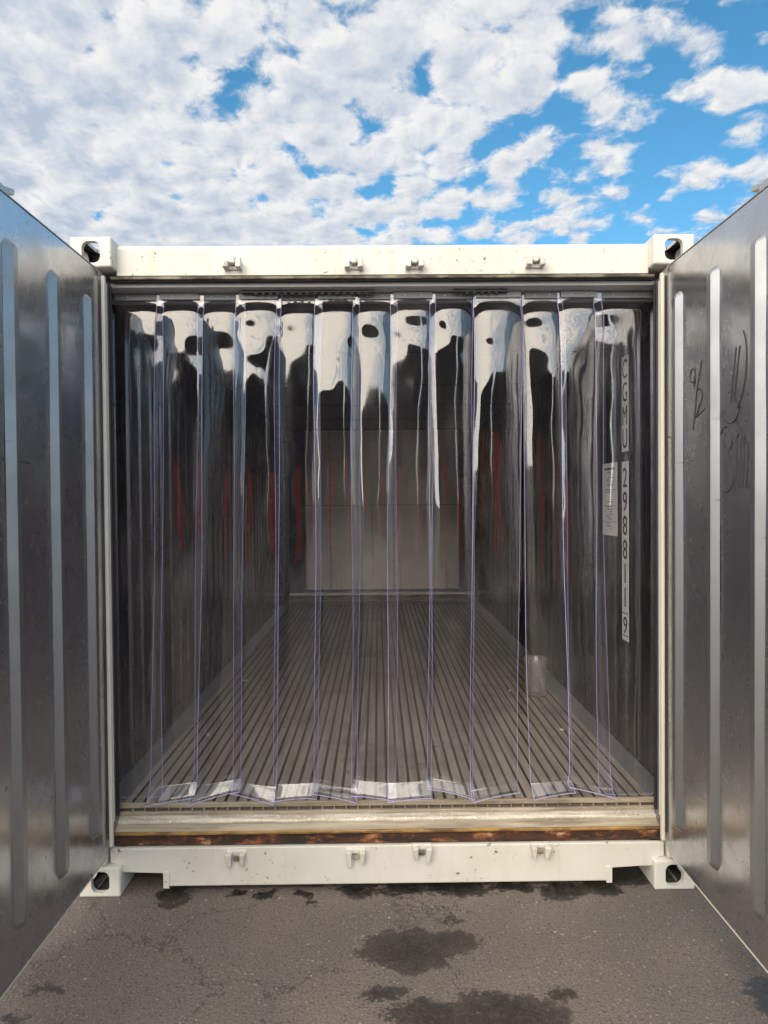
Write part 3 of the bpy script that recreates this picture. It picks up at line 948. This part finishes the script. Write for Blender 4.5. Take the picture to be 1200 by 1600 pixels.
sheet_o = box('notice_sheet', XL - .0016, XL, .645, .862, 1.372, 1.735, MATS['paper'], cont, 0)
sheet_o['label'] = 'printed paper notice stuck to the right inner wall'
box('print_line', XL - .0024, XL - .0017, .68, .83, 1.700, 1.712, MATS['faint_ink'], sheet_o, 0)
rnd = random.Random(9)
for k in range(24):
    z = 1.685 - k * .0122
    a = .70 + rnd.uniform(0, .05); b = .81 - rnd.uniform(0, .07)
    if k % 7 == 6: continue
    box('print_line', XL - .0024, XL - .0017, a, b, z, z + .0042, MATS['faint_ink'], sheet_o, 0)
for z in (1.60, 1.52, 1.44):
    box('print_line', XL - .0024, XL - .0017, .66, .85, z, z + .0018, MATS['faint_ink'], sheet_o, 0)

# ------------------------------------------------------------------ strip curtain
curtain = empty('strip_curtain', (0, .15, .29))
tag(curtain, 'clear plastic strip curtain hanging across the container doorway', 'curtain')
def into(o):
    o.matrix_parent_inverse = curtain.matrix_world.inverted()
    return o
bpy.context.view_layer.update()
def cbox(nm, *a, **k):
    return into(box(nm, *a, **k))
cbox('mounting_rail', -1.128, 1.128, .172, .200, 2.380, 2.4135, MATS['header_grey'], curtain, .002)
for (a, b) in ((-.579, -.037), (.282, .508)):
    rl = cbox('slotted_rail', a, b, .118, .134, 2.404, 2.4125, MATS['dark_gasket'], curtain, .002)
    bmq = bmesh.new(); bm_box(bmq, -.006, .006, .119, .133, 2.398, 2.4035)
    tooth = bm_to('tooth', bmq, MATS['dark_gasket'], rl)
    k, x = 0, a + .06
    while x < b - .02:
        o = tooth if k == 0 else tooth.copy()
        if k: COL.objects.link(o)
        o.location = (x, 0, 0); x += .0158 * 1.9; k += 1

def sstep(x):
    x = max(0.0, min(1.0, x)); return x * x * (3 - 2 * x)

def pvc_strip(idx, xt, xb, y0, curl, R, ext, bow, twist, seed):
    """one hanging strip: swept bowed slab, bent outward at the bottom. curl in degrees, ext = length lying past the bend"""
    rnd = random.Random(seed)
    ph = [rnd.uniform(0, 2*pi) for _ in range(14)]
    th = .0034
    V = (rnd.uniform(.018, .032), rnd.uniform(.05, .09), rnd.uniform(.016, .025), rnd.uniform(.050, .075), rnd.uniform(-.4, .4), rnd.uniform(.012, .04))
    ztop, ztouch = 2.408, .3165
    rows = []        # (y, z, phi, t) centreline
    fold, R2, lip = radians(curl), .016, .018
    end = radians(86)
    zbend = ztouch + R * sin(fold) + ext * cos(fold) + R2 * (sin(end) - sin(fold)) + lip * cos(end) if curl > 5 else ztouch - ext
    zs = []
    z = ztop
    while z > zbend + 1e-6:
        d = ztop - z
        rows.append((y0, z, 0.0))
        z -= .008 if d < .22 else (.014 if d < .7 else .035)
    rows.append((y0, zbend, 0.0))
    if curl > 5:
        def arcs(a0, a1, rad, n):
            yb, zb, _ = rows[-1]
            for k in range(1, n + 1):
                q = a0 + (a1 - a0) * k / n
                rows.append((yb - rad * (cos(a0) - cos(q)), zb - rad * (sin(q) - sin(a0)), q))
        def run(length, n):
            yb, zb, q = rows[-1]
            for k in range(1, n + 1):
                rows.append((yb - sin(q) * length * k / n, zb - cos(q) * length * k / n, q))
        arcs(0.0, fold, R, 8); run(ext, 6); arcs(fold, end, R2, 6); run(lip, 3)
    skew = rnd.choice((-1, 1)) * rnd.uniform(.004, .026) if curl > 5 else 0
    NC = 18
    F, Bk = [], []
    for (yc, z, a) in rows:
        d = ztop - z
        u = min(1, max(0, (ztop - z) / (ztop - .33)))
        wob = .0045 * sin(2.3 * z + ph[9]) * sstep(d / .4) + .002 * sin(5.1 * z + ph[10]) * sstep(d / .4)
        x0 = xt[0] + (xb[0] - xt[0]) * u + wob
        x1 = xt[1] + (xb[1] - xt[1]) * u + wob
        grow = sstep((d - V[0]) / V[1])
        b = bow * grow * (1 + .18 * sin(2.2*z + ph[0]) + .10 * sin(5.7*z + ph[1]))
        b *= 1 - .75 * sstep((.50 - z) / .15)
        tw = radians(twist) * sstep((d - .03) / .35) * (1 + .3 * sin(1.7*z + ph[2])) * (1 - sstep((.45 - z) / .13))
        fwd0 = .0045 * sin(3.1*d + ph[3]) * sstep(d / .5) * (1 - sstep((.5 - z)/.18))
        rowF, rowB = [], []
        for c in range(NC + 1):
            sgn = -1 + 2 * c / NC
            w = (x1 - x0) / 2
            crown = 1.15 * b * (1 - abs(sgn) ** 2.6) * (1 + V[4] * sgn)
            rip = .00055 * grow * (sin(7*z + 2.3*sgn + ph[4]) + .7*sin(13*z - 3.1*sgn + ph[5]) + .4*sin(23*z + 5*sgn + ph[6]))
            rip += .0010 * grow * math.exp(-((d - .16) / .11) ** 2) * (sin(30*d + 1.5*sgn + ph[7]) + .5 * sin(47*d - 2.7*sgn + ph[8]))
            rip *= 1 - .8 * sstep((.45 - z) / .1)
            shoulder = V[2] * sstep((d - V[0] - V[5] * abs(sgn) ** 3) / V[3])
            off = crown + shoulder + fwd0 + rip
            x = (x0 + x1) / 2 + sgn * w * cos(tw)
            yy = yc + sgn * w * sin(tw)
            n = (-cos(a), sin(a))
            bent = sstep((zbend + .10 - z) / .16)
            yy += skew * sgn * bent; dz = (skew * sgn * .7 + abs(skew) * .7) * bent
            z_ = z + dz
            rowF.append((x, yy + n[0] * off, z_ + n[1] * off))
            rowB.append((x, yy + n[0] * (off - th), z_ + n[1] * (off - th)))
        F.append(rowF); Bk.append(rowB)
    verts, faces, mi = [], [], []
    nr = len(rows)
    def add(rows_):
        base = len(verts)
        for r in rows_: verts.extend(r)
        return base
    f0 = add(F); b0 = add(Bk)
    wdt = NC + 1
    for r in range(nr - 1):
        for c in range(NC):
            i = r * wdt + c
            faces.append((f0+i, f0+i+wdt, f0+i+wdt+1, f0+i+1)); mi.append(0)
            faces.append((b0+i, b0+i+1, b0+i+wdt+1, b0+i+wdt)); mi.append(0)
    # cut edges: own vertices, drawn a hair rounder and wider than the sheet
    def edge(colidx, sgn):
        pts = []
        e = .0019
        for r in range(nr):
            pf, pb = F[r][colidx], Bk[r][colidx]
            mx = ((pf[0]+pb[0])/2 + sgn * e, (pf[1]+pb[1])/2, (pf[2]+pb[2])/2)
            pts.append((pf, mx, pb))
        base = len(verts)
        for p in pts: verts.extend(p)
        for r in range(nr - 1):
            for k in range(2):
                i = base + r * 3 + k
                q = (i, i+3, i+4, i+1)
                faces.append(q if sgn < 0 else q[::-1]); mi.append(1)
    edge(0, -1); edge(NC, 1)
    base = len(verts)
    verts.extend(F[-1]); verts.extend(Bk[-1])
    for c in range(NC):
        faces.append((base+c, base+wdt+c, base+wdt+c+1, base+c+1)); mi.append(1)
    o = mesh_obj('strip', verts, faces, [MATS['clear_pvc'], MATS['pvc_edge']], curtain, True, mi)
    return into(o)

TOP = [(-1.128,-.905),(-.930,-.737),(-.765,-.570),(-.605,-.420),(-.440,-.252),(-.282,-.098),(-.125,.058),(.030,.215),(.193,.367),(.371,.566),(.573,.742),(.718,.900),(.872,1.128)]
BOT = [(-1.124,-.933),(-.972,-.785),(-.800,-.605),(-.642,-.463),(-.475,-.292),(-.300,-.124),(-.150,.033),(.001,.179),(.166,.352),(.347,.541),(.594,.767),(.748,.925),(.880,1.124)]
#        y0    curl R    ext  bow  twist
PAR = [(.160, 0, .03, -.02, .007, 1), (.150, 44, .030, .060, .009, 2), (.162, 44, .030, .056, .020, -3.5), (.149, 40, .028, .050, .013, 1.5),
       (.163, 42, .034, .058, .022, -1), (.150, 54, .030, .040, .016, 3), (.162, 44, .030, .062, .021, -2.5), (.149, 42, .030, .066, .014, 0.8),
       (.161, 46, .030, .050, .023, -1.6), (.146, 66, .03, .040, .017, 0.5), (.160, 48, .028, .052, .018, -6), (.148, 70, .03, .02, .010, 9), (.162, 0, .03, -.01, .009, -1)]
for i in range(13):
    y0, curl, R, ext, bow, tw = PAR[i]
    s = pvc_strip(i, TOP[i], BOT[i], y0, curl, R, ext, bow, tw, 100 + i)
    # hanger plate clamped over the strip's top with two rivets
    a, b = TOP[i]
    a2 = a + .012 if i else a + .02
    b2 = TOP[i+1][0] + .009 if i < 12 else b - .02
    b2 = min(b2, b)
    bmx = bmesh.new()
    bm_box(bmx, a2, b2, y0 - .0075, y0 - .0045, 2.386, 2.4125)
    pl = bm_to('hanger_plate', bmx, MATS['hanger_steel'], s, .0012, 1)
    for fx in (.3, .72):
        b_ = bmesh.new()
        bmesh.ops.create_uvsphere(b_, u_segments=8, v_segments=5, radius=.0045)
        for v in b_.verts: v.co = Vector((a2 + (b2 - a2) * fx, y0 - .0075, 2.400)) + Vector((v.co.x, v.co.y * .5, v.co.z))
        bm_to('rivet', b_, MATS['galvanised'], s, smooth=True)

# ------------------------------------------------------------------ things on the container floor
def jar():
    prof = [(0, .004), (.060, .004), (.066, .010), (.068, .03), (.068, .215), (.074, .225), (.074, .240), (.066, .243), (.062, .236), (.062, .03), (.056, .016), (0, .016)]
    n = 40
    verts, faces = [], []
    for r, z in prof:
        for k in range(n):
            a = 2*pi*k/n
            verts.append((r*cos(a), r*sin(a), z))
    for i in range(len(prof) - 1):
        for k in range(n):
            j = (k + 1) % n
            faces.append((i*n+k, i*n+j, (i+1)*n+j, (i+1)*n+k))
    o = mesh_obj('plastic_jar', verts, faces, MATS['clear_jar'], None, True)
    o.location = (.965, 1.66, .3085)
    tag(o, 'empty clear plastic jar standing on the ribbed floor near the right wall', 'jar')
    verts, faces = [], []
    for z, r in ((.125, .0685), (.127, .0705), (.133, .0705), (.135, .0685)):
        for k in range(n):
            a = 2*pi*k/n; verts.append((r*cos(a), r*sin(a), z))
    for i in range(3):
        for k in range(n):
            j = (k+1) % n
            faces.append((i*n+k, i*n+j, (i+1)*n+j, (i+1)*n+k))
    mesh_obj('band', verts, faces, MATS['clear_jar'], o, True)
jar()

scr = [(-.955, 2.066, .022, 'small white scrap by the left wall, midway down the floor'), (-.944, .959, .020, 'small white scrap near the left wall, nearest the doorway'),
       (-.972, 4.45, .022, 'small white scrap by the left wall, closest to the far bulkhead'), (.95, .979, .020, 'small pale scrap on the floor at the right, in front of the jar'),
       (.815, 1.75, .016, 'small white scrap just left of the clear jar')]
for k, (x, y, r, lab) in enumerate(scr):
    rnd = random.Random(60 + k)
    n = 7
    top = []
    for i in range(n):
        a = 2*pi*i/n
        q = r * rnd.uniform(.55, 1.05)
        top.append((q*cos(a), q*.6*sin(a), .003 + rnd.uniform(0, .006)))
    verts = top + [(v[0], v[1], v[2] - .0025) for v in top]
    faces = [tuple(range(n)), tuple(range(2*n-1, n-1, -1))] + [(i, n+i, n+(i+1) % n, (i+1) % n) for i in range(n)]
    o = mesh_obj('paper_scrap', verts, faces, MATS['paper'])
    o.location = (x, y, .3125); o.rotation_euler = (0, 0, rnd.uniform(0, 3))
    tag(o, lab, 'scrap', 'scraps of litter on the container floor')

# ------------------------------------------------------------------ the yard behind the camera (mirrored in the strips and door linings)
def yard_container(x, y, z, col, rods, label, mark=None, length=6.058):
    nm = 'paint_%d' % len(MATS)
    m = plain(nm, col, 0.5, 0.0, 0.2, 3.0)
    rod_m = plain(nm + '_rod', rods, 0.45, 0.2, 0.1, 6.0)
    root = empty('shipping_container', (x, y, z))
    tag(root, label, 'container', 'containers across the yard seen mirrored in the curtain')
    # corrugated body, door end at local y = 0 facing +Y
    prof = []
    n = 40
    for k in range(n):
        prof.append((1.214 if k % 4 in (0, 1) else 1.186, -.16 - (length - .32) * k / (n - 1)))
    prof += [(-px, py) for px, py in prof[::-1]]
    extrude_profile('body', prof, 'z', .12, 2.53, m, root)
    box('roof', -1.21, 1.21, -length + .1, -.1, 2.531, 2.56, m, root, .004)
    for s in (-1, 1):
        box('corner_post', min(s*1.10, s*1.219), max(s*1.10, s*1.219), -.155, 0, 0, 2.591, m, root, .01)
        d = box('door', min(s*.008, s*1.098), max(s*.008, s*1.098), -.10, -.03, .16, 2.45, m, root, .006)
        for k in range(5):
            zz = .32 + k * .43
            box('door_panel', min(s*.06, s*1.04), max(s*.06, s*1.04), -.0295, -.012, zz, zz + .34, m, d, .012)
        for xr in (.28, .80):
            b = bmesh.new()
            tube_bm(b, (s*xr, .012, .12), (s*xr, .012, 2.50), .02, 10)
            bm_to('locking_rod', b, rod_m, d)
    box('header', -1.0985, 1.0985, -.15, -.005, 2.455, 2.585, m, root, .006)
    box('sill', -1.0985, 1.0985, -.15, -.005, .02, .155, m, root, .006)
    if mark:
        box('mark', mark[0], mark[1], -.0115, -.008, mark[2], mark[3], MATS['sticker_white'], root, 0)
    return root
G = (0.035, 0.085, 0.060); N = (0.022, 0.028, 0.045); BR = (0.13, 0.075, 0.040); RD = (0.85, 0.055, 0.03); GY = (0.16, 0.17, 0.18)
rows = [(-1.23, -15.0, BR, N, 'brown', 'navy'), (1.23, -15.0, G, N, 'green', 'navy'), (-3.70, -15.1, RD, N, 'red', 'navy'), (4.95, -15.3, RD, N, 'red', 'navy'),
        (-6.17, -15.0, G, BR, 'green', 'brown'), (7.42, -15.2, G, N, 'green', 'navy'), (-8.64, -15.2, N, BR, 'navy', 'brown'), (9.89, -15.4, BR, N, 'brown', 'navy')]
place = ['just left of the middle', 'just right of the middle', 'second left of the middle', 'right of the gap', 'third left of the middle', 'second right of the gap', 'farthest left', 'farthest right']
for (x, y, c0, c1, n0, n1), pl in zip(rows, place):
    yard_container(x, y, 0, c0, tuple(v * .8 + .01 for v in c0), ('lower %s container of the stack %s across the yard' if c1 else 'low %s container standing alone %s across the yard') % (n0, pl), (.2, .9, 1.3, 2.2) if n0 == 'green' else None)
    if c1: yard_container(x, y, 2.592, c1, tuple(v * .8 + .01 for v in c1), 'upper %s container of the stack %s across the yard' % (n1, pl))
